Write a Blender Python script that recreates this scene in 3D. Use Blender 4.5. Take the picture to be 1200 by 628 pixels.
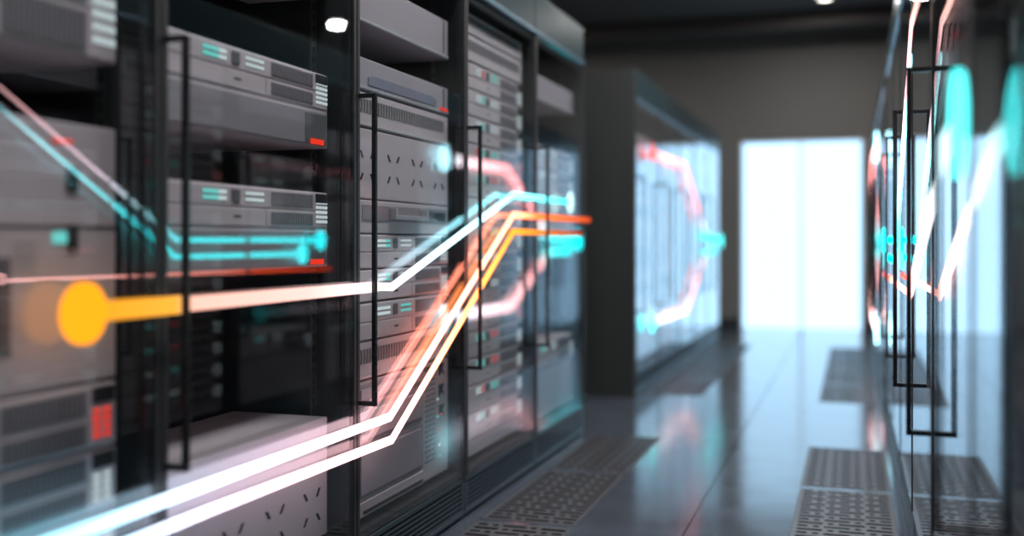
import bpy, bmesh, math, random
from mathutils import Vector
random.seed(7)
for o in list(bpy.data.objects):
    bpy.data.objects.remove(o)
SC = bpy.context.scene
COL = SC.collection

# ------------------------------------------------------------------ camera
cam_d = bpy.data.cameras.new('camera')
cam = bpy.data.objects.new('camera', cam_d)
COL.objects.link(cam)
cam.location = (0, 0, 1.0)
cam.rotation_euler = (math.radians(90), 0, math.atan(400 / 1225))
cam_d.sensor_width = 36
cam_d.lens = 36 * 1225 / 1200
cam_d.shift_y = -32 / 1200
cam_d.clip_start = 0.02
cam_d.dof.use_dof = True
cam_d.dof.focus_distance = 3.05
cam_d.dof.aperture_fstop = 0.8
SC.camera = cam

# ------------------------------------------------------------------ light and exposure
W = bpy.data.worlds.new('world')
SC.world = W
W.use_nodes = True
W.node_tree.nodes['Background'].inputs[0].default_value = (0.5, 0.6, 0.7, 1)
W.node_tree.nodes['Background'].inputs[1].default_value = 0.05
SC.view_settings.view_transform = 'Standard'
SC.view_settings.look = 'None'
SC.view_settings.gamma = 1
SC.view_settings.exposure = 0.0
SC.view_settings.use_curve_mapping = False

WINDOW_COLOR = (0.46, 0.74, 1.0)
WINDOW_STRENGTH = 2.15
DOWNLIGHT_W = 20.0
ADDED_FILL_W = 62.0
DOWNLIGHT_COLOR = (1.0, 0.95, 0.9)
ADDED_FILL_COLOR = (1.0, 0.93, 0.92)

# ------------------------------------------------------------------ materials
def nt(name):
    m = bpy.data.materials.new(name)
    m.use_nodes = True
    return m, m.node_tree.nodes, m.node_tree.links

def pbr(name, col, rough=0.5, metal=0.0, var=0.08, scale=9.0, spec=0.5, bump=0.0):
    m, n, l = nt(name)
    b = n['Principled BSDF']
    b.inputs['Metallic'].default_value = metal
    b.inputs['Specular IOR Level'].default_value = spec
    tc = n.new('ShaderNodeTexCoord')
    no = n.new('ShaderNodeTexNoise')
    no.inputs['Scale'].default_value = scale
    no.inputs['Detail'].default_value = 4
    l.new(tc.outputs['Object'], no.inputs['Vector'])
    mx = n.new('ShaderNodeMix')
    mx.data_type = 'RGBA'
    mx.inputs[6].default_value = tuple(c * (1 - var) for c in col) + (1,)
    mx.inputs[7].default_value = tuple(min(1, c * (1 + var)) for c in col) + (1,)
    l.new(no.outputs['Fac'], mx.inputs[0])
    l.new(mx.outputs[2], b.inputs['Base Color'])
    mr = n.new('ShaderNodeMapRange')
    mr.inputs['To Min'].default_value = max(0, rough * 0.85)
    mr.inputs['To Max'].default_value = min(1, rough * 1.15)
    l.new(no.outputs['Fac'], mr.inputs['Value'])
    l.new(mr.outputs['Result'], b.inputs['Roughness'])
    if bump:
        bp = n.new('ShaderNodeBump')
        bp.inputs['Strength'].default_value = bump
        bp.inputs['Distance'].default_value = 0.002
        l.new(no.outputs['Fac'], bp.inputs['Height'])
        l.new(bp.outputs['Normal'], b.inputs['Normal'])
    return m

def emit(name, col, strength):
    m, n, l = nt(name)
    n.remove(n['Principled BSDF'])
    e = n.new('ShaderNodeEmission')
    e.inputs[0].default_value = col + (1,)
    e.inputs[1].default_value = strength
    l.new(e.outputs[0], n['Material Output'].inputs[0])
    return m

def glass(name, f0=0.05, tint=(0.93, 0.96, 0.97)):
    m, n, l = nt(name)
    n.remove(n['Principled BSDF'])
    g = n.new('ShaderNodeNewGeometry')
    d = n.new('ShaderNodeVectorMath'); d.operation = 'DOT_PRODUCT'
    l.new(g.outputs['Normal'], d.inputs[0]); l.new(g.outputs['Incoming'], d.inputs[1])
    a = n.new('ShaderNodeMath'); a.operation = 'ABSOLUTE'
    l.new(d.outputs['Value'], a.inputs[0])
    s = n.new('ShaderNodeMath'); s.operation = 'SUBTRACT'; s.use_clamp = True
    s.inputs[0].default_value = 1.0
    l.new(a.outputs[0], s.inputs[1])
    p = n.new('ShaderNodeMath'); p.operation = 'POWER'; p.inputs[1].default_value = 5.0
    l.new(s.outputs[0], p.inputs[0])
    ma = n.new('ShaderNodeMath'); ma.operation = 'MULTIPLY_ADD'
    ma.inputs[1].default_value = 1 - f0; ma.inputs[2].default_value = f0
    l.new(p.outputs[0], ma.inputs[0])
    t = n.new('ShaderNodeBsdfTransparent'); t.inputs[0].default_value = tint + (1,)
    gl = n.new('ShaderNodeBsdfGlossy'); gl.inputs['Roughness'].default_value = 0.0
    gl.inputs[0].default_value = (0.95, 0.98, 1, 1)
    mx = n.new('ShaderNodeMixShader')
    l.new(ma.outputs[0], mx.inputs[0]); l.new(t.outputs[0], mx.inputs[1]); l.new(gl.outputs[0], mx.inputs[2])
    l.new(mx.outputs[0], n['Material Output'].inputs[0])
    return m

def light_line_mat(name, stops):
    """stops: (world y, (r,g,b) radiance): colour of the glowing line along its length"""
    m, n, l = nt(name)
    n.remove(n['Principled BSDF'])
    tc = n.new('ShaderNodeTexCoord')
    sp = n.new('ShaderNodeSeparateXYZ')
    l.new(tc.outputs['Object'], sp.inputs[0])
    y0, y1 = stops[0][0], stops[-1][0]
    mr = n.new('ShaderNodeMapRange')
    mr.inputs['From Min'].default_value = y0
    mr.inputs['From Max'].default_value = y1
    l.new(sp.outputs['Y'], mr.inputs['Value'])
    cr = n.new('ShaderNodeValToRGB')
    K = 8.0
    for i, (y, c) in enumerate(stops):
        pos = (y - y0) / (y1 - y0)
        if i == 0: e = cr.color_ramp.elements[0]; e.position = pos
        elif i == len(stops) - 1: e = cr.color_ramp.elements[-1]; e.position = pos
        else: e = cr.color_ramp.elements.new(pos)
        e.color = tuple(x / K for x in c) + (1,)
    l.new(mr.outputs['Result'], cr.inputs['Fac'])
    e = n.new('ShaderNodeEmission')
    e.inputs[1].default_value = K
    l.new(cr.outputs['Color'], e.inputs[0])
    l.new(e.outputs[0], n['Material Output'].inputs[0])
    return m

M = dict(
    frame=pbr('dark_frame_metal', (0.028, 0.029, 0.031), 0.42, 0.35),
    frame2=pbr('dark_side_panel', (0.020, 0.024, 0.024), 0.5, 0.0),
    inner=pbr('dark_rack_interior', (0.035, 0.033, 0.033), 0.6),
    rail=pbr('mounting_rail_metal', (0.060, 0.056, 0.054), 0.45, 0.3),
    fascia=pbr('reflection_teal_fascia', (0.012, 0.030, 0.036), 0.3, 0.0, spec=0.2),  # teal in the base colour stands in for blue reflections
    strip=pbr('brushed_reflection_blue_strip', (0.12, 0.24, 0.32), 0.3, 0.8),  # blue of the reflection is put into the metal colour
    plinth=pbr('reflection_blue_plinth', (0.026, 0.048, 0.064), 0.32, 0.1),  # reflected blue painted into the plinth colour
    handle=pbr('black_handle_metal', (0.02, 0.022, 0.024), 0.28, 0.6),
    glass=glass('door_glass'),
    case=pbr('light_grey_server_case', (0.56, 0.475, 0.495), 0.55, 0.0, 0.04, 30),
    case2=pbr('mid_grey_server_case', (0.40, 0.345, 0.375), 0.5, 0.0, 0.05, 30),
    bezel=pbr('grey_bezel', (0.27, 0.235, 0.255), 0.45, 0.0, 0.05, 30),
    vent=pbr('vent_grey', (0.12, 0.115, 0.12), 0.6),
    dark=pbr('recess_black', (0.012, 0.012, 0.013), 0.7),
    bluelabel=pbr('blue_grey_label', (0.22, 0.22, 0.285), 0.5),
    silver=pbr('silver_pull', (0.5, 0.48, 0.49), 0.35, 0.3),
    floor=None,
    grate=pbr('grate_steel', (0.052, 0.056, 0.064), 0.42, 0.35, 0.1, 40),
    void=pbr('underfloor_dark', (0.008, 0.008, 0.009), 0.9),
    wall=pbr('grey_brown_wall', (0.185, 0.18, 0.176), 0.85, 0, 0.06, 1.5),
    ceil=pbr('dark_ceiling', (0.085, 0.075, 0.072), 0.85, 0, 0.1, 2),
    winframe=pbr('window_frame_metal', (0.75, 0.8, 0.85), 0.4, 0.2),
    lampmetal=pbr('lamp_trim_metal', (0.3, 0.3, 0.3), 0.4, 0.7),
    lampglow=emit('lamp_diffuser', (1.0, 0.94, 0.85), 9.0),
    fillglow=emit('added_fill_diffuser', (1.0, 0.95, 0.93), 2.5),
    window=emit('daylit_frosted_pane', WINDOW_COLOR, WINDOW_STRENGTH),
    cyan=emit('led_cyan', (0.18, 0.75, 0.68), 1.0),
    white=emit('led_white', (0.68, 0.78, 0.78), 1.0),
    red=emit('led_red', (1.0, 0.045, 0.02), 1.1),
    pink=emit('led_soft_red', (0.75, 0.10, 0.09), 1.0),
    lime=emit('led_lime', (0.55, 0.8, 0.03), 1.0),
    orange=emit('led_orange', (1.0, 0.3, 0.03), 1.0),
)
def floor_mat():
    m, n, l = nt('glossy_floor')
    b = n['Principled BSDF']
    b.inputs['IOR'].default_value = 1.6
    tc = n.new('ShaderNodeTexCoord')
    no = n.new('ShaderNodeTexNoise'); no.inputs['Scale'].default_value = 5; no.inputs['Detail'].default_value = 8
    l.new(tc.outputs['Object'], no.inputs['Vector'])
    cr = n.new('ShaderNodeValToRGB')
    cr.color_ramp.elements[0].color = (0.036, 0.047, 0.062, 1); cr.color_ramp.elements[0].position = 0.3
    cr.color_ramp.elements[1].color = (0.052, 0.064, 0.082, 1); cr.color_ramp.elements[1].position = 0.7
    l.new(no.outputs['Fac'], cr.inputs['Fac']); l.new(cr.outputs['Color'], b.inputs['Base Color'])
    mr = n.new('ShaderNodeMapRange')
    mr.inputs['From Min'].default_value = 0.3; mr.inputs['From Max'].default_value = 0.7
    mr.inputs['To Min'].default_value = 0.11; mr.inputs['To Max'].default_value = 0.16
    l.new(no.outputs['Fac'], mr.inputs['Value']); l.new(mr.outputs['Result'], b.inputs['Roughness'])
    mp = n.new('ShaderNodeMapping'); mp.inputs['Scale'].default_value = (14, 60, 1)
    l.new(tc.outputs['Object'], mp.inputs['Vector'])
    n2 = n.new('ShaderNodeTexNoise'); n2.inputs['Scale'].default_value = 1; n2.inputs['Detail'].default_value = 3
    l.new(mp.outputs[0], n2.inputs['Vector'])
    bp = n.new('ShaderNodeBump'); bp.inputs['Strength'].default_value = 0.035; bp.inputs['Distance'].default_value = 0.002
    l.new(n2.outputs['Fac'], bp.inputs['Height']); l.new(bp.outputs['Normal'], b.inputs['Normal'])
    return m
M['floor'] = floor_mat()

# ------------------------------------------------------------------ mesh helpers
class MB:
    def __init__(s): s.v = []; s.f = []
    def poly(s, vs, fs):
        k = len(s.v); s.v += [tuple(p) for p in vs]; s.f += [tuple(i + k for i in f) for f in fs]; return s
    def box(s, x0, x1, y0, y1, z0, z1):
        return s.poly([(x0,y0,z0),(x1,y0,z0),(x1,y1,z0),(x0,y1,z0),(x0,y0,z1),(x1,y0,z1),(x1,y1,z1),(x0,y1,z1)],
                      [(0,3,2,1),(4,5,6,7),(0,1,5,4),(1,2,6,5),(2,3,7,6),(3,0,4,7)])
    def prism_x(s, pts, x0, x1):
        """pts: (y,z) outline, counter-clockwise seen from +x"""
        n = len(pts)
        return s.poly([(x0,y,z) for y,z in pts] + [(x1,y,z) for y,z in pts],
                      [tuple(range(n-1,-1,-1)), tuple(range(n,2*n))] + [(i,(i+1)%n,n+(i+1)%n,n+i) for i in range(n)])
    def prism_z(s, pts, z0, z1):
        n = len(pts)
        return s.poly([(x,y,z0) for x,y in pts] + [(x,y,z1) for x,y in pts],
                      [tuple(range(n-1,-1,-1)), tuple(range(n,2*n))] + [(i,(i+1)%n,n+(i+1)%n,n+i) for i in range(n)])
    def disc_x(s, y, z, r, x0, x1, n=40):
        return s.prism_x([(y+r*math.cos(2*math.pi*i/n), z+r*math.sin(2*math.pi*i/n)) for i in range(n)], x0, x1)
    def build(s, name, mat, parent=None, bevel=0.0, seg=2, smooth=False):
        me = bpy.data.meshes.new(name); me.from_pydata(s.v, [], s.f); me.update()
        me.materials.append(M[mat] if isinstance(mat, str) else mat)
        o = bpy.data.objects.new(name, me); COL.objects.link(o)
        if parent: o.parent = parent
        if bevel:
            b = o.modifiers.new('bevel', 'BEVEL'); b.width = bevel; b.segments = seg; b.limit_method = 'ANGLE'
        if smooth:
            for p in me.polygons: p.use_smooth = True
        return o

def tag(o, label=None, cat=None, group=None, kind=None):
    if label: o['label'] = label
    if cat: o['category'] = cat
    if group: o['group'] = group
    if kind: o['kind'] = kind
    return o
def empty(name, loc=(0, 0, 0)):
    o = bpy.data.objects.new(name, None); o.empty_display_size = 0.1
    COL.objects.link(o); o.location = loc
    return o
def copy_tree(o, parent=None, kids=None):
    c = o.copy(); COL.objects.link(c)
    if parent: c.parent = parent
    for ch in KIDS.get(o.name, []): copy_tree(ch, c)
    return c
KIDS = {}
def index_children():
    KIDS.clear()
    for o in bpy.data.objects:
        if o.parent: KIDS.setdefault(o.parent.name, []).append(o)
def structure(o): o['kind'] = 'structure'; return o

# ------------------------------------------------------------------ room
XW, XE, YS, YN, H = -4.6, 4.6, -3.2, 12.3, 3.45
GL, GR = (-1.275, -0.925), (-0.205, 0.145)          # grate columns
PITCH = 0.872
B0 = 1.783                                          # joint between first and second left rack
G_NEAR = [B0 + PITCH * k for k in (1, 2, 3)]
G_FAR = [6.76 + PITCH * k for k in range(4)]
GLEN = PITCH
fl = MB()
def slab(x0, x1, y0, y1): fl.box(x0, x1, y0, y1, -0.03, 0)
slab(XW, GL[0], YS, YN)
slab(GL[1], -0.552, YS, YN); slab(-0.548, GR[0], YS, YN)
slab(GR[1], XE, YS, YN)
for gx, near in ((GL, G_NEAR), (GR, G_NEAR)):
    y0, y1 = near[0], near[-1] + GLEN
    slab(gx[0], gx[1], YS, y0); slab(gx[0], gx[1], y1, G_FAR[0]); slab(gx[0], gx[1], G_FAR[-1] + GLEN, YN)
    for y in near[1:] + G_FAR[1:]: slab(gx[0], gx[1], y - 0.017, y + 0.017)
structure(fl.build('floor', 'floor'))
structure(MB().box(XW, XE, YS, YN, -0.34, -0.30).build('floor_underlay', 'void'))
structure(MB().box(XW, XE, YS, YN, H, H + 0.1).build('ceiling', 'ceil'))
structure(MB().box(XW - 0.1, XW, YS, YN, -0.34, H).build('wall_left', 'wall'))
structure(MB().box(XE, XE + 0.1, YS, YN, -0.34, H).build('wall_right', 'wall'))
structure(MB().box(XW, XE, YS - 0.1, YS, -0.34, H).build('wall_front', 'wall'))
WX0, WX1, WZ = -1.24, 0.11, 2.15
wb = MB()
wb.box(XW, WX0, YN, YN + 0.14, -0.34, H); wb.box(WX1, XE, YN, YN + 0.14, -0.34, H)
wb.box(WX0, WX1, YN, YN + 0.14, WZ, H); wb.box(WX0, WX1, YN, YN + 0.14, -0.34, 0.0)
structure(wb.build('wall_back', 'wall'))
win = structure(empty('window_1', (0, 0, 0)))
f = MB(); t = 0.03; xm = (WX0 + WX1) / 2
f.box(WX0, WX0 + t, YN + 0.02, YN + 0.08, 0, WZ); f.box(WX1 - t, WX1, YN + 0.02, YN + 0.08, 0, WZ)
f.box(xm - 0.012, xm + 0.012, YN + 0.02, YN + 0.08, 0, WZ)
for a, b in ((WX0 + t, xm - 0.012), (xm + 0.012, WX1 - t)):
    f.box(a, b, YN + 0.02, YN + 0.08, WZ - t, WZ)
f.build('window_frame', 'winframe', win)
for a, b in ((WX0 + t, xm - 0.012), (xm + 0.012, WX1 - t)):
    MB().box(a, b, YN + 0.05, YN + 0.06, 0, WZ - t).build('pane', 'window', win)
for k, (y, d) in enumerate(((11.55, 0.16), (9.2, 0.16), (6.8, 0.16))):
    structure(MB().box(XW, XE, y, y + 0.22, H - d, H).build('trim_%d' % (k + 1), 'ceil'))
structure(MB().box(XW, WX0, YN - 0.015, YN, 0, 0.1).box(WX1, XE, YN - 0.015, YN, 0, 0.1).build('baseboard_back', 'frame'))

# ceiling downlights and added fill panels
def ceiling_lamp(x, y, label, rect=None):
    r = empty('ceiling_light', (x, y, H))
    if rect:
        a, b = rect[0] / 2, rect[1] / 2
        f = MB(); w = 0.03
        f.box(-a, a, -b, -b + w, -0.06, 0).box(-a, a, b - w, b, -0.06, 0).box(-a, -a + w, -b + w, b - w, -0.06, 0).box(a - w, a, -b + w, b - w, -0.06, 0)
        f.build('frame', 'lampmetal', r)
        MB().box(-a + w, a - w, -b + w, b - w, -0.045, -0.03).build('diffuser', 'fillglow', r)
    else:
        n = 32
        f = MB(); R, ri = 0.08, 0.062
        for i in range(n):
            p, q = 2 * math.pi * i / n, 2 * math.pi * (i + 1) / n
            vs = []
            for an in (p, q):
                for rr in (ri, R):
                    for z in (-0.04, 0): vs.append((rr * math.cos(an), rr * math.sin(an), z))
            f.poly(vs, [(0, 4, 6, 2), (2, 6, 7, 3), (0, 1, 5, 4), (1, 3, 7, 5)])
        f.build('trim_ring', 'lampmetal', r)
        MB().prism_z([(0.06 * math.cos(2 * math.pi * i / n), 0.06 * math.sin(2 * math.pi * i / n)) for i in range(n)], -0.035, -0.01).build('diffuser', 'lampglow', r)
    ld = bpy.data.lights.new('lamp_light', 'AREA')
    if rect: ld.shape = 'RECTANGLE'; ld.size, ld.size_y = rect[0] * 0.9, rect[1] * 0.9; ld.energy = ADDED_FILL_W; ld.color = ADDED_FILL_COLOR
    else: ld.shape = 'DISK'; ld.size = 0.15; ld.energy = DOWNLIGHT_W; ld.color = DOWNLIGHT_COLOR
    lo = bpy.data.objects.new('lamp_light', ld); COL.objects.link(lo); lo.parent = r; lo.location = (0, 0, -0.065)
    tag(r, label, 'ceiling light')
    return r
ORD = ['first', 'second', 'third', 'fourth', 'fifth', 'sixth', 'seventh', 'eighth', 'ninth', 'tenth', 'eleventh', 'twelfth', 'thirteenth', 'fourteenth', 'fifteenth', 'sixteenth']
for sx, nm in ((-3.3, 'behind the left racks'), (-0.27, 'above the aisle'), (2.78, 'behind the right racks')):
    for k, y in enumerate((10.87 if sx == -0.27 else 10.4, 7.2)):
        o = ceiling_lamp(sx, y, 'round ceiling downlight %s, %s the bright window' % (nm, ('nearest', 'second nearest')[k]))
        o['group'] = 'round ceiling downlights'
for k, y in enumerate((0.9, 3.3, 5.2, 7.0)):  # out-of-view fill panels, added to light the rack fronts
    o = ceiling_lamp(-0.5, y, 'added rectangular fill panel, unseen, over the aisle, %s from the camera' % ORD[k], (0.5, 1.3))
    o['group'] = 'added fill panels'

# ------------------------------------------------------------------ floor grates
def grate_mesh():
    mb = MB(); x0, x1, y0, y1 = 0.0075, 0.3425, 0.030, GLEN - 0.030
    zt, zb = 0.0, -0.004
    n = 20
    rows = 18; rp = (y1 - y0) / rows
    def cell(ax, bx, ay, by, L, Wd):
        cx, cy = (ax + bx) / 2, (ay + by) / 2
        hx, hy = (bx - ax) / 2, (by - ay) / 2
        out = []; inn = []
        r = Wd / 2; s = max(0, L / 2 - r)
        angs = [2 * math.pi * (i + 0.5) / n for i in range(n)]
        corner = [math.atan2(hy, hx), math.pi - math.atan2(hy, hx), math.pi + math.atan2(hy, hx), 2 * math.pi - math.atan2(hy, hx)]
        for a in angs:
            # parametric slot outline
            c, d = math.cos(a), math.sin(a)
            inn.append((cx + (s if c > 0 else -s) + r * c, cy + r * d))
        # outer points: project the inner points' directions onto the cell rectangle, snapping one to each corner
        for (px, py) in inn:
            dx, dy = (px - cx) / max(L / 2, 1e-6), (py - cy) / r
            m = max(abs(dx), abs(dy))
            out.append([cx + hx * dx / m, cy + hy * dy / m])
        for sx in (-1, 1):
            for sy in (-1, 1):
                j = min(range(n), key=lambda i: (out[i][0] - cx - sx * hx) ** 2 / hx ** 2 + (out[i][1] - cy - sy * hy) ** 2 / hy ** 2)
                out[j] = [cx + sx * hx, cy + sy * hy]
        vs = [(p[0], p[1], zt) for p in out] + [(p[0], p[1], zt) for p in inn] + [(p[0], p[1], zb) for p in inn]
        fs = []
        for i in range(n):
            j = (i + 1) % n
            fs.append((i, j, n + j, n + i)); fs.append((n + i, n + j, 2 * n + j, 2 * n + i))
        mb.poly(vs, fs)
    wl, wd, ws = 0.104, 0.036, 0.055
    for r in range(rows):
        ay, by = y0 + r * rp, y0 + (r + 1) * rp
        seq = [('s', wl), ('d', wd), ('s', wl), ('d', wd), ('h', ws)]
        if r % 2: seq = seq[::-1]
        x = x0
        for k, w in seq:
            cell(x, x + w, ay, by, {'s': 0.09, 'd': 0.024, 'h': 0.04}[k], {'s': 0.0215, 'd': 0.021, 'h': 0.021}[k])
            x += w
    # rim with rounded corners
    ox0, ox1, oy0, oy1 = 0.0, 0.35, 0.018, GLEN - 0.018
    mb.box(ox0 + 0.001, x0, y0, y1, zb, zt); mb.box(x1, ox1 - 0.001, y0, y1, zb, zt)
    for yy0, yy1, sgn in ((oy0, y0, -1), (y1, oy1, 1)):
        c = 0.012
        if sgn < 0: pts = [(ox0 + c, yy0), (ox1 - c, yy0), (ox1 - 0.004, yy0 + 0.004), (ox1 - 0.001, yy0 + c), (ox1 - 0.001, yy1), (ox0 + 0.001, yy1), (ox0 + 0.001, yy0 + c), (ox0 + 0.004, yy0 + 0.004)]
        else: pts = [(ox0 + 0.001, yy0), (ox1 - 0.001, yy0), (ox1 - 0.001, yy1 - c), (ox1 - 0.004, yy1 - 0.004), (ox1 - c, yy1), (ox0 + c, yy1), (ox0 + 0.004, yy1 - 0.004), (ox0 + 0.001, yy1 - c)]
        mb.prism_z(pts, zb, zt)
    return mb
g0 = grate_mesh().build('floor_grate', 'grate')
first = True
for gx, side in ((GL, 'left'), (GR, 'right')):
    for lst, blk in ((G_NEAR, 'near'), (G_FAR, 'far')):
        for k, y in enumerate(lst):
            o = g0 if first else g0.copy()
            if not first: COL.objects.link(o)
            first = False
            o.location = (gx[0], y, 0.001)
            tag(o, 'slotted dark metal floor grate, %s from the camera beside the %s %s rack row' % (ORD[k], blk, side), 'floor grate', 'slotted floor grates')

# ------------------------------------------------------------------ server rack (local: front plane x = 0, aisle is +x, y from 0 to PITCH)
DEP = 0.95; RH = 2.10; DZ0, DZ1 = 0.15, 1.905
def make_rack():
    r = empty('server_rack'); P = PITCH
    pl = MB().box(-DEP, -0.03, 0.003, P - 0.003, 0.012, 0.145)
    pl.box(-0.03, -0.005, 0.003, P - 0.003, 0.012, 0.028).box(-0.03, -0.005, 0.003, P - 0.003, 0.128, 0.145)
    pl.box(-0.03, -0.005, 0.003, 0.03, 0.028, 0.128).box(-0.03, -0.005, P - 0.03, P - 0.003, 0.028, 0.128)
    pl.box(-DEP + 0.02, -0.03, 0.02, P - 0.02, 0.0, 0.012)
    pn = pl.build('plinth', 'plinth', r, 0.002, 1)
    lv = MB()
    for k in range(6):
        z = 0.031 + k * 0.0163
        lv.prism_x([(0.03, z), (P - 0.03, z), (P - 0.03, z + 0.009), (0.03, z + 0.009)], -0.022, -0.006)
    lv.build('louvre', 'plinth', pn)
    MB().box(-DEP, -0.03, 0.003, 0.018, 0.145, RH - 0.02).build('side_panel', 'frame2', r)
    MB().box(-DEP, -0.03, P - 0.018, P - 0.003, 0.145, RH - 0.02).build('side_panel', 'frame2', r)
    MB().box(-DEP, -DEP + 0.02, 0.018, P - 0.018, 0.165, RH - 0.02).build('back_panel', 'inner', r)
    MB().box(-DEP, -0.03, 0.003, P - 0.003, RH - 0.02, RH).build('top_panel', 'frame2', r)
    MB().box(-DEP + 0.02, -0.03, 0.018, P - 0.018, 0.145, 0.163).build('bottom_panel', 'inner', r)
    for a, b in ((0.040, 0.050), (P - 0.050, P - 0.040)):
        rl = MB(); rl.box(-0.115, -0.109, a - 0.010, a - 0.004, 0.165, 1.93).box(-0.115, -0.109, b + 0.004, b + 0.010, 0.165, 1.93)
        z = 0.165
        while z < 1.93:
            rl.box(-0.115, -0.109, a - 0.004, b + 0.004, z, z + 0.012); z += 0.03
        rl.build('mounting_rail', 'rail', r)
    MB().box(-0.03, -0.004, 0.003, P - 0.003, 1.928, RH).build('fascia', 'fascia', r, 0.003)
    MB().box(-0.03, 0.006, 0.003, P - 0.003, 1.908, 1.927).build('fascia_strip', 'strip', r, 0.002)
    d = MB()
    d.box(-0.028, 0.002, 0.003, 0.019, DZ0, DZ1).box(-0.028, 0.002, P - 0.019, P - 0.003, DZ0, DZ1)
    d.box(-0.028, -0.007, 0.019, 0.034, DZ0, DZ1).box(-0.028, -0.007, P - 0.034, P - 0.019, DZ0, DZ1)
    d.box(-0.028, -0.007, 0.034, P - 0.034, DZ0, DZ0 + 0.022).box(-0.028, -0.007, 0.034, P - 0.034, DZ1 - 0.03, DZ1)
    dr = d.build('door', 'frame', r, 0.0015, 1)
    MB().box(-0.0065, 0.0, 0.0195, P - 0.0195, DZ0 + 0.001, DZ1 - 0.001).build('glass_pane', 'glass', dr)
    h = MB(); w = 0.0065; yb = 0.0115; xo = 0.050
    h.box(xo - w, xo + w, yb - w, yb + w, 0.536, 1.414)
    for z in (0.536, 1.414 - 2 * w): h.box(0.002, xo - w, yb - w, yb + w, z, z + 2 * w)
    h.build('handle', 'handle', dr, 0.0015, 2)
    return r
rack0 = make_rack()

# ------------------------------------------------------------------ rack units (local: front face x = 0, y centred, z from 0)
UW = 0.745
def unit(name): return empty(name)
def chassis(mb, h, dep=0.62, w=UW): mb.box(-dep, 0, -w / 2, w / 2, 0.0015, h - 0.0015); return mb
def leds(par, y, z, cols, rows, pw, ph, gx, gz, mat, name='status_light'):
    m = MB()
    for i in range(cols):
        for j in range(rows):
            m.box(-0.001, 0.0022, y + i * gx, y + i * gx + pw, z + j * gz, z + j * gz + ph)
    return m.build(name, mat, par)
def vent(par, y0, y1, z0, z1, n, name='vent'):
    v = MB().box(-0.001, 0.0012, y0, y1, z0, z1).build(name, 'vent', par)
    s = MB(); st = (y1 - y0) / n
    for i in range(n):
        s.box(0.0012, 0.0032, y0 + st * (i + 0.2), y0 + st * (i + 0.55), z0 + 0.003, z1 - 0.003)
    s.build('fin', 'bezel', v)
    return v
PAL = ['cyan', 'white', 'pink', 'red']
def make_server(h=0.1, pal=('white', 'cyan', 'white'), drawer=False, big=False):
    r = unit('rack_server')
    a = -UW / 2
    chassis(MB(), h).build('chassis', 'case', r, 0.003)
    hu = h
    zb = 0.0
    if drawer:
        hu = h * 0.5; zb = h * 0.5
        MB().box(-0.001, 0.004, a + 0.01, -a - 0.01, 0.006, zb - 0.006).build('drawer_front', 'bezel', r, 0.003)
        MB().box(-0.001, 0.0062, -a - 0.13, -a - 0.014, 0.012, zb - 0.012).build('drawer_latch', 'vent', r, 0.002)
        leds(r, -a - 0.105, 0.008, 1, 1, 0.07, 0.014, 0.02, 0.02, 'red').location.x = 0.0062
    # upper and lower face plates
    mid = zb + hu * 0.48
    MB().box(-0.001, 0.003, a + 0.006, -a - 0.006, mid + 0.002, zb + hu - 0.005).build('face_plate', 'case', r, 0.0015, 1)
    lo = MB().box(-0.001, 0.003, a + 0.006, 0.048, zb + 0.005, mid - 0.002).box(-0.001, 0.003, 0.054, -a - 0.006, zb + 0.005, mid - 0.002)
    lo.build('face_plate', 'case', r, 0.0015, 1)
    MB().box(-0.001, 0.0036, -0.09, -0.06, zb + hu * 0.24, zb + hu * 0.27 + 0.002).build('latch_slot', 'dark', r)
    k = 0.003
    u = (zb + hu - mid)
    p = leds(r, -0.213, mid + u * 0.28, 2, 2, 0.026, u * 0.15, 0.0305, u * 0.27, pal[0]); p.location.x = k
    p = leds(r, -0.152, mid + u * 0.28, 1, 2, 0.028, u * 0.15, 0.03, u * 0.27, pal[1]); p.location.x = k + 0.0004
    MB().box(k - 0.001, k + 0.003, -0.100, -0.068, mid + u * 0.2, mid + u * 0.78).build('power_button', 'vent', r, 0.0015)
    p = leds(r, -0.04, mid + u * 0.3, 5, 2, 0.011, u * 0.12, 0.0165, u * 0.28, pal[2]); p.location.x = k
    vent(r, 0.075, 0.285, mid + 0.008, zb + hu - 0.011, 16).location.x = k
    vent(r, 0.075, 0.285, zb + 0.011, mid - 0.008, 16).location.x = k
    MB().box(k - 0.001, k + 0.003, 0.30, 0.362, mid + u * 0.42, zb + hu - 0.006).build('latch_tab', 'dark', r, 0.001, 1)
    for j in range(5 if big else 4):
        p = leds(r, 0.304, zb + hu * 0.17 + j * hu * 0.125, 4 if big else 2, 1, 0.0095 if big else 0.017, hu * 0.07, 0.0165 if big else 0.029, 0.02, pal[3] if len(pal) > 3 and (not big or j < 4) else 'white')
        p.location.x = k
    return r
def make_vent_unit(h):
    r = unit('ventilation_unit'); a = -UW / 2
    chassis(MB(), h).build('chassis', 'case', r, 0.003)
    v = MB(); z0, z1 = h * 0.42, h * 0.8
    n = 34
    for i in range(n):
        y = a + 0.05 + i * (UW - 0.09) / n
        v.prism_x([(y, z0), (y + 0.011, z0), (y + 0.015, (z0 + z1) / 2), (y + 0.011, z1), (y, z1), (y + 0.004, (z0 + z1) / 2)], -0.001, 0.0015)
    v.build('vent_slot', 'vent', r)
    MB().box(-0.001, 0.003, a, -a, h * 0.04, h * 0.1).build('lower_lip', 'silver', r, 0.001, 1)
    return r
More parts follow.
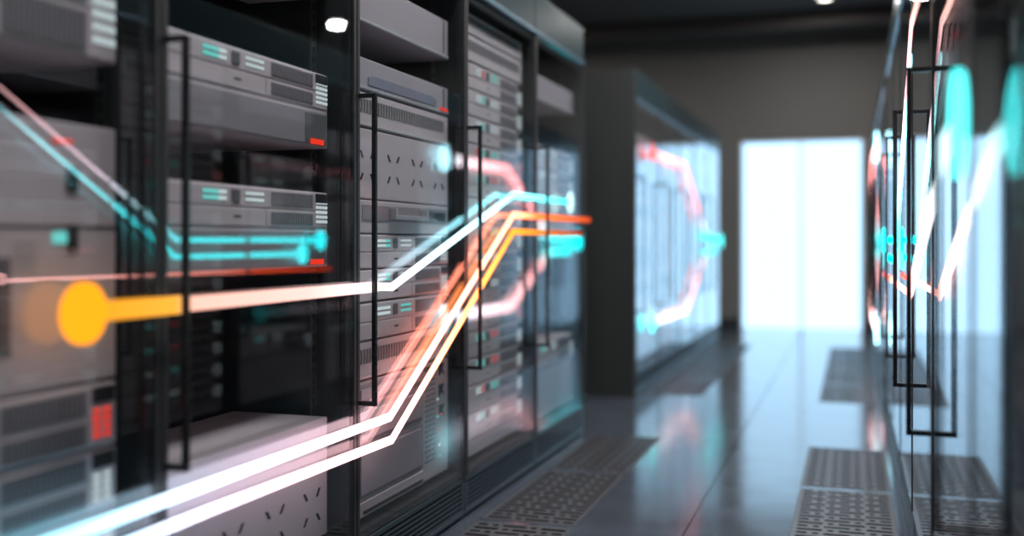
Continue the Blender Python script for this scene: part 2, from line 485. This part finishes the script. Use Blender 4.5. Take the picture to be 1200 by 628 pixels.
def make_slot_panel(h, dep=0.62, rows=2, cols=3):
    r = unit('slotted_panel_unit'); a = -UW / 2
    chassis(MB(), h, dep).build('chassis', 'case', r, 0.003)
    s = MB()
    for cy in (-0.28, -0.09, 0.098, 0.286):
        for j in range(rows):
            cz = (0.132 if rows == 2 else 0.193) - 0.0665 * j
            lean = 1 if (j + rows) % 2 == 0 else -1
            for sg in (-1, 1):
                L, q, w = 0.0105, 0.0075, 0.0055
                yb, yt = cy + sg * (0.034 - lean * q), cy + sg * (0.034 + lean * q)
                s.prism_x([(yb - w, cz - L), (yb + w, cz - L), (yt + w, cz + L), (yt - w, cz + L)], -0.001, 0.0012)
    s.build('cutout', 'dark', r)
    return r
def make_blank(h, dep=0.62, label=True, mat='case2'):
    r = unit('blank_server'); a = -UW / 2
    chassis(MB(), h, dep).build('chassis', mat, r, 0.003)
    MB().box(-0.001, 0.004, a + 0.004, -a - 0.004, 0.004, 0.013).build('lower_lip', 'silver', r, 0.001, 1)
    MB().box(-0.001, 0.0015, -a - 0.045, -a - 0.039, 0.02, h - 0.008).build('seam_line', 'dark', r)
    if label:
        MB().prism_x([(a + 0.1, 0.02), (-a - 0.12, 0.02), (-a - 0.11, 0.042), (-a - 0.16, 0.05), (a + 0.13, 0.05), (a + 0.1, 0.042)], -0.001, 0.003).build('label_strip', 'bluelabel', r)
        leds(r, -a - 0.085, 0.012, 1, 1, 0.07, 0.009, 0.02, 0.02, 'red').location.x = 0.004
    return r
def make_handle_unit(h):
    r = unit('drive_drawer'); a = -UW / 2
    chassis(MB(), h).build('chassis', 'case', r, 0.003)
    MB().box(-0.001, 0.003, a + 0.06, -a - 0.015, h * 0.38, h * 0.86).build('handle_recess', 'bezel', r, 0.002)
    p = MB(); z = h * 0.44
    p.box(0.003, 0.026, -0.11, 0.12, z, z + 0.014); p.box(0.003, 0.026, -0.125, -0.11, z, h * 0.8); p.box(0.003, 0.026, 0.12, 0.135, z, h * 0.8)
    p.build('pull_handle', 'silver', r, 0.002)
    MB().box(0.002, 0.006, 0.15, 0.24, h * 0.62, h * 0.78).build('latch', 'vent', r, 0.001, 1)
    MB().prism_x([(0.22, h * 0.62), (0.29, h * 0.46), (0.33, h * 0.46), (0.33, h * 0.74), (0.25, h * 0.74)], 0.002, 0.007).build('latch', 'dark', r)
    return r
def make_blade_chassis(h):
    r = unit('blade_chassis'); a = -UW / 2; ysp = 0.15
    chassis(MB(), h, 0.7).build('chassis', 'case', r, 0.003)
    # left drawers
    zs = [(0.055, 0.205), (0.215, 0.325), (0.335, h - 0.01)]
    for i, (z0, z1) in enumerate(zs):
        b = MB().box(-0.001, 0.006, a + 0.01, ysp - 0.012, z0, z1).build('drawer_front', 'bezel', r, 0.004)
        MB().box(0.005, 0.012, a + 0.035, ysp - 0.035, z0 + 0.012, z1 - 0.012).build('drawer_panel', 'case2', b, 0.012, 3)
    MB().box(-0.001, 0.010, a + 0.004, ysp - 0.02, 0.004, 0.048).build('lower_bezel', 'case', r, 0.003)
    MB().box(0.010, 0.0115, a + 0.05, ysp - 0.03, 0.012, 0.022).build('bezel_groove', 'dark', r)
    # perforated strip
    pp = MB()
    for i in range(5):
        for j in range(19):
            y = ysp + 0.012 + i * 0.0185 + (0.006 if j % 2 else 0); z = 0.06 + j * 0.0172
            pp.poly([(0.0008, y, z), (0.0008, y + 0.0125, z), (0.0008, y + 0.0062, z + 0.0125), (-0.001, y, z), (-0.001, y + 0.0125, z), (-0.001, y + 0.0062, z + 0.0125)],
                    [(0, 1, 2), (0, 3, 4, 1), (1, 4, 5, 2), (2, 5, 3, 0)])
    pp.build('perforation', 'dark', r)
    for z in (0.20, 0.272, 0.344):
        y = 0.285
        MB().prism_x([(y, z), (y + 0.012, z), (y + 0.02, z + 0.012), (y + 0.05, z), (y + 0.034, z + 0.02), (y + 0.05, z + 0.04), (y + 0.012, z + 0.04), (y, z + 0.04)], -0.001, 0.0014).build('arrow_cutout', 'dark', r)
    for y, z, mt in ((0.27, 0.20, 'cyan'), (0.295, 0.205, 'red'), (0.28, 0.155, 'pink'), (0.285, 0.10, 'white'), (0.29, 0.06, 'cyan'), (0.27, 0.26, 'white')):
        leds(r, y, z, 1, 1, 0.012, 0.006, 0.02, 0.02, mt)
    tn = MB()
    for y in (0.165, 0.2, 0.235):
        tn.box(-0.001, 0.004, y - 0.012, y + 0.012, h - 0.03, h - 0.012)
    tn.build('button', 'vent', r, 0.001, 1)
    return r
def make_big_chassis(h):
    r = unit('perforated_chassis'); a = -UW / 2
    chassis(MB(), h, 0.7).build('chassis', 'case', r, 0.004)
    MB().box(-0.001, 0.002, a, -a, h * 0.6, h * 0.6 + 0.004).build('seam_line', 'dark', r)
    for yb in (0.02, 0.11, -0.07, -0.2):
        pp = MB()
        for i in range(5):
            for j in range(5):
                y, z = yb + i * 0.011, h * 0.45 + j * 0.011
                pp.box(-0.001, 0.0012, y, y + 0.006, z, z + 0.006)
        pp.build('perforation', 'silver', r)
    for z in (0.12, h * 0.52, h * 0.74):
        MB().box(-0.001, 0.006, 0.235, 0.262, z, z + 0.045).build('latch', 'dark', r, 0.002)
    leds(r, 0.2, h * 0.54, 1, 1, 0.05, 0.022, 0.02, 0.02, 'cyan')
    leds(r, 0.2, h * 0.92, 1, 1, 0.05, 0.006, 0.02, 0.02, 'red')
    vent(r, -0.1, 0.1, 0.07, 0.24, 14)
    return r

# prototypes stay in the scene as the first placed copy of their kind
PROTO = {}
def proto(key):
    if key in PROTO: return PROTO[key], False
    k = key[0]
    fn = {'srv': lambda: make_server(*key[1:]), 'vent': lambda: make_vent_unit(*key[1:]), 'slot': lambda: make_slot_panel(*key[1:]),
          'blank': lambda: make_blank(*key[1:]), 'handle': lambda: make_handle_unit(*key[1:]), 'blade': lambda: make_blade_chassis(*key[1:]), 'big': lambda: make_big_chassis(*key[1:])}[k]
    PROTO[key] = fn()
    index_children()
    return PROTO[key], True
DESC = {'srv': ('grey server with status lights', 'server', 'grey rack servers'), 'vent': ('grey unit with vent slot row', 'server', 'vented rack units'),
        'slot': ('grey panel with slanted slot cutouts', 'server', 'slotted rack panels'), 'blank': ('plain grey blank unit', 'server', 'plain rack units'),
        'handle': ('grey drive drawer with pull handle', 'server', 'drive drawers'), 'blade': ('large blade chassis with arrow cutouts', 'server', 'blade chassis'),
        'big': ('tall perforated chassis', 'server', 'tall perforated chassis')}
def place_units(layout, fx, sign, yb, rackname, rec):
    """layout: list of (key, z)"""
    lay = sorted(layout, key=lambda q: q[1])
    for i, (key, z) in enumerate(lay):
        p, new = proto(key)
        o = p if new else copy_tree(p)
        o.location = (fx - sign * rec, yb + PITCH / 2, z)
        o.scale = (sign, 1, 1)
        d, c, g = DESC[key[0]]
        pos = 'lowest' if i == 0 else ('topmost' if i == len(lay) - 1 else ORD[i] + ' from the bottom')
        if key[0] == 'blank' and len(key) > 3 and not key[3]: d = 'plain grey unlit unit'
        if key[0] == 'blank' and (len(key) < 4 or key[3]): d = 'grey unit with blue label strip'
        if key[0] == 'srv' and len(key) > 3 and key[3]: d = 'large grey server with red-lit drawer'
        tag(o, '%s, %s in the %s' % (d, pos, rackname), c, g)

W1 = ('white', 'cyan', 'white'); W2 = ('pink', 'cyan', 'cyan', 'pink'); W3 = ('cyan', 'cyan', 'pink', 'white'); W4 = ('white', 'pink', 'cyan', 'white')
L1 = [(('blank', 0.12, 0.62, False), 0.235), (('srv', 0.12, W4), 0.357), (('srv', 0.12, W1), 0.479), (('srv', 0.125, ('pink', 'cyan', 'white', 'red')), 0.601),
      (('big', 0.49), 0.73), (('srv', 0.2, W1, False, True), 1.345), (('blank', 0.12, 0.62, False), 1.60)]
L2 = [(('slot', 0.325, 0.30, 3, 4), 0.19), (('srv', 0.205, ('cyan', 'white', 'white'), True, True), 0.928), (('srv', 0.205, ('cyan', 'white', 'white'), True, True), 1.252), (('blank', 0.12, 0.25, False), 1.67)]
L3 = [(('blade', 0.40), 0.187), (('vent', 0.113), 0.589), (('srv', 0.113, ('white', 'white', 'cyan')), 0.703), (('srv', 0.098, W1), 0.817), (('srv', 0.104, W1), 0.916),
      (('handle', 0.101), 1.021), (('slot', 0.21), 1.123), (('vent', 0.104), 1.335), (('blank', 0.098, 0.62, True), 1.443), (('blank', 0.14, 0.62, False), 1.64)]
PALS = [W1, W2, W3, W4]
L4 = [(('blank', 0.06, 0.62, False), 0.187)] + [(('srv', 0.1015, PALS[(k * 7 + k // 3) % 4]), 0.248 + 0.1018 * k) for k in range(14)] + [(('vent', 0.1), 1.675), (('vent', 0.08), 1.777)]
L5 = [(('blank', 0.22, 0.62, False), 0.187), (('srv', 0.12, ('cyan', 'white', 'white')), 0.41), (('blank', 0.12, 0.62, False), 1.0), (('srv', 0.105, W1), 1.122), (('srv', 0.105, ('white', 'white', 'white')), 1.229), (('srv', 0.105, W1), 1.335), (('blank', 0.12, 0.62, False), 1.642)]
L6 = [(('slot', 0.21), 0.19), (('srv', 0.113, ('white', 'white', 'cyan')), 0.402), (('vent', 0.113), 0.517), (('big', 0.49), 0.75), (('srv', 0.1015, W1), 1.26), (('blank', 0.14, 0.62, False), 1.5)]
L7 = [(('blank', 0.22, 0.62, False), 0.187), (('srv', 0.1015, W1), 0.42), (('srv', 0.1015, W3), 0.523), (('handle', 0.101), 0.7), (('srv', 0.205, ('cyan', 'white', 'white'), True, True), 0.95), (('vent', 0.113), 1.25), (('blank', 0.12, 0.62, False), 1.6)]

XL, XR = -1.326, 0.176
used = [False]
def place_rack(fx, sign, yb, label, group, layout, rackname, rec=0.045):
    if not used[0]: o = rack0; used[0] = True; index_children()
    else: o = copy_tree(rack0)
    o.location = (fx, yb, 0); o.scale = (sign, 1, 1)
    tag(o, label, 'server rack', group)
    place_units(layout, fx, sign, yb, rackname, rec)

for k, lay in enumerate((L1, L2, L3, L4, L5)):
    place_rack(XL, 1, B0 + PITCH * (k - 1), 'dark glass-door server rack, %s from the left edge of the near left row' % ORD[k], 'racks of the near left row', lay,
               '%s near left rack' % ORD[k], 0.058 if k < 2 else 0.045)
for k, lay in enumerate((L6, L3, L7, L4, L5, L6)):
    place_rack(XR, -1, B0 + PITCH * (k - 1), 'dark server rack with mirroring glass door, %s from the camera, near right row' % ORD[k], 'racks of the near right row', lay,
               '%s near right rack' % ORD[k])
YF = 6.62
for fx, sign, nm in ((XL, 1, 'left'), (XR, -1, 'right')):
    for k, lay in enumerate((L7, L6, L5, L7, L2)):
        place_rack(fx, sign, YF + PITCH * k, 'dark glass-door rack reflecting the window, %s from the camera, far %s block' % (ORD[k], nm), 'racks of the far %s block' % nm, lay,
                   '%s far %s rack' % (ORD[k], nm))
    e = MB().box(-DEP, 0.0, 0, 0.03, 0, RH).build('end_panel', 'frame2', None, 0.003)
    e.location = (fx, YF - 0.031, 0); e.scale = (sign, 1, 1)
    tag(e, 'plain dark end panel closing the near end of the far %s block' % nm, 'panel')

# ------------------------------------------------------------------ glowing light traces
def ribbon(pts, w, x0, x1):
    L, R = [], []
    n = len(pts)
    for i, (y, z) in enumerate(pts):
        def d(a, b):
            v = Vector((b[0] - a[0], b[1] - a[1])); return v.normalized()
        if i == 0: t = d(pts[0], pts[1]); nn = Vector((-t.y, t.x)); s = 1
        elif i == n - 1: t = d(pts[-2], pts[-1]); nn = Vector((-t.y, t.x)); s = 1
        else:
            a, b = d(pts[i - 1], pts[i]), d(pts[i], pts[i + 1])
            n1, n2 = Vector((-a.y, a.x)), Vector((-b.y, b.x))
            nn = (n1 + n2).normalized(); s = 1 / max(0.4, nn.dot(n1))
        L.append((y + nn.x * s * w / 2, z + nn.y * s * w / 2)); R.append((y - nn.x * s * w / 2, z - nn.y * s * w / 2))
    m = MB()
    vs, fs = [], []
    for i in range(n):
        vs += [(x0, *L[i]), (x0, *R[i]), (x1, *R[i]), (x1, *L[i])]
    for i in range(n - 1):
        a, b = 4 * i, 4 * (i + 1)
        for k in range(4):
            q = (k + 1) % 4
            fs.append((a + k, a + q, b + q, b + k))
    fs.append((0, 1, 2, 3)); fs.append((4 * n - 1, 4 * n - 2, 4 * n - 3, 4 * n - 4))
    return m.poly(vs, fs)
def trace(x, segs, w, stops, label, dots=(), th=0.006):
    r = empty('light_trace', (x, 0, 0))
    m = light_line_mat('glow', stops)
    for s in segs: ribbon(s[1:] if isinstance(s[0], float) else s, s[0] if isinstance(s[0], float) else w, -th / 2, th / 2).build('line_segment', m, r)
    for (y, z, rad, dm) in dots:
        MB().disc_x(y, z, rad, -th * 0.8, th * 0.8).build('end_dot', dm, r)
    tag(r, label, 'light line', 'glowing light lines')
    return r
TX = XL + 0.036
RX = XR - 0.036
SALMON = (8.5, 1.9, 1.25)
trace(TX, [[(0.6, 0.493), (2.8, 0.484), (3.969, 1.104), (5.244, 1.106)]], 0.0245,
      [(0.6, (0.5, 1.6, 2.0)), (1.5, (0.95, 2.2, 2.7)), (2.2, (3.2, 2.5, 3.0)), (2.8, (4.4, 2.5, 2.6)), (3.2, SALMON), (3.97, (6, 1.5, 0.8)), (4.3, (2.2, 0.40, 0.08)), (5.244, (0.9, 0.09, 0.02))],
      'upper of two white lines rising steeply across the third left rack, orange at its end')
trace(TX, [[(0.6, 0.44), (1.9, 0.432), (2.812, 0.415), (3.969, 1.037), (5.067, 1.034)]], 0.0235,
      [(0.6, (0.5, 1.6, 2.0)), (1.5, (0.95, 2.2, 2.7)), (2.0, (3.2, 2.4, 3.0)), (2.8, (4.4, 2.3, 2.3)), (3.2, (7.5, 2.0, 0.9)), (3.6, (4.5, 1.15, 0.25)), (3.97, (2.2, 0.7, 0.06)), (4.5, (1.0, 0.22, 0.03)), (5.067, (0.5, 0.04, 0.01))],
      'lowest white line rising across the third left rack, yellow orange near its top')
M['dot_orange'] = emit('dot_orange', (1.0, 0.33, 0.009), 1.6)
M['dot_cyan'] = emit('dot_cyan', (0.0, 0.80, 0.82), 1.05)
M['dot_pale'] = emit('dot_pale_cyan', (0.62, 1.0, 1.0), 1.5)
M['dot_cyan_bright'] = emit('dot_cyan_bright', (0.0, 0.95, 1.0), 6.5)
M['dot_cyan_near'] = emit('dot_cyan_near', (0.09, 1.0, 1.0), 2.8)
M['dot_pale_bright'] = emit('dot_pale_bright', (0.42, 0.9, 1.0), 6.5)
M['dot_red'] = emit('dot_red', (1.0, 0.10, 0.07), 1.3)
trace(TX, [[0.036, (1.53, 0.873), (1.812, 0.871)], [0.030, (1.818, 0.871), (2.714, 0.869)], [(2.714, 0.869), (2.812, 0.864), (3.969, 1.184), (4.853, 1.184)]], 0.024,
      [(1.53, (1.25, 0.46, 0.02)), (1.78, (1.25, 0.55, 0.06)), (1.84, (1.4, 0.72, 0.58)), (2.3, (1.5, 0.85, 0.75)), (2.75, (1.8, 1.4, 1.4)), (3.2, (1.8, 2.8, 3.2)), (3.7, (1.3, 3.8, 4.2)), (4.05, (0.7, 3.0, 3.2)), (4.853, (0.06, 1.6, 1.7))],
      'line from the large orange dot to the pale dot, white along its middle',
      [(1.518, 0.872, 0.056, 'dot_orange'), (4.853, 1.184, 0.05, 'dot_pale')])
trace(RX, [[0.020, (1.2, 1.55), (2.84, 1.55), (3.43, 1.238)], [(3.445, 1.230), (3.87, 1.003), (4.5, 1.003)], [(4.515, 1.003), (5.16, 1.003)]], 0.026,
      [(1.2, (1.8, 0.9, 0.75)), (2.7, (2.2, 1.1, 0.95)), (3.0, (4.5, 2.3, 2.4)), (3.4, (4.5, 3.4, 4.0)), (3.75, (1.5, 5.0, 5.4)), (3.95, (0.0, 6.2, 6.4)), (5.16, (0.0, 6.2, 6.4))],
      'uppermost pink white line falling along the right glass doors, cyan at its end', [(5.16, 1.003, 0.055, 'dot_cyan_bright')])
trace(RX, [[0.022, (2.86, 1.47), (3.44, 1.156)], [(3.455, 1.148), (3.86, 0.93), (4.4, 0.93)], [(4.415, 0.93), (4.96, 0.93)]], 0.026,
      [(2.86, (0.9, 2.0, 2.2)), (3.05, (2.4, 5.6, 6.0)), (3.4, (1.0, 5.6, 6.0)), (3.8, (0.0, 6.2, 6.4)), (4.96, (0.0, 6.2, 6.4))],
      'second line falling along the right glass doors, pale cyan over its length', [(4.96, 0.93, 0.055, 'dot_cyan_bright')])
trace(RX, [[(1.60, 1.165), (1.83, 1.150), (2.90, 0.864)], [0.017, (2.90, 0.861), (4.4, 0.85)], [0.017, (4.41, 0.85), (5.3, 0.842)]], 0.040,
      [(1.60, (0.4, 1.8, 1.8)), (1.8, (1.6, 2.6, 2.7)), (2.2, (3.5, 3.3, 3.4)), (2.9, (6, 2.8, 2.6)), (4.2, (6, 1.6, 1.2)), (4.5, (5.0, 0.5, 0.15)), (5.3, (2.0, 0.10, 0.03))],
      'line dropping from the big cyan dot on the right glass, thin and red further on', [(1.60, 1.165, 0.075, 'dot_cyan_near')])
for x, nm, w, g, da, db, dr, ca, cb in (
        (TX, 'left', 0.045, 1.0, 'dot_red', 'dot_cyan_near', 0.062, (2.0, 0.35, 0.3), (0.3, 2.4, 2.4)),
        (RX, 'right', 0.075, 2.2, 'dot_pale_bright', 'dot_pale_bright', 0.095, (2.0, 4.4, 4.8), (2.4, 4.2, 5.0))):
    K = lambda *c: tuple(v * g for v in c)
    trace(x, [[w, (7.0, 1.595), (8.45, 1.605), (9.75, 1.035), (10.85, 1.0)]], w,
          [(7.0, ca), (7.5, K(2.8, 1.6, 1.7)), (8.2, K(3.4, 1.0, 1.0)), (9.3, K(2.8, 0.9, 0.95)), (9.75, K(0.1, 2.4, 2.4)), (10.85, K(0.0, 2.4, 2.4))],
          'upper bent line on the far %s block, running down to a cyan dot' % nm, [(7.0, 1.595, dr, da), (10.85, 1.0, dr + 0.006, 'dot_cyan_near' if nm == 'left' else 'dot_cyan_bright')])
    trace(x, [[w, (7.0, 0.443), (8.55, 0.435), (9.75, 0.895), (10.5, 0.895)]], w,
          [(7.0, cb), (7.5, K(2.6, 2.2, 2.5)), (8.6, K(3.0, 1.5, 1.5)), (9.4, K(2.5, 0.9, 0.9)), (9.8, K(0.2, 2.2, 2.2)), (10.5, K(0.0, 2.2, 2.2))],
          'lower bent line on the far %s block, from pale dot upward' % nm, [(7.0, 0.443, dr, db)])
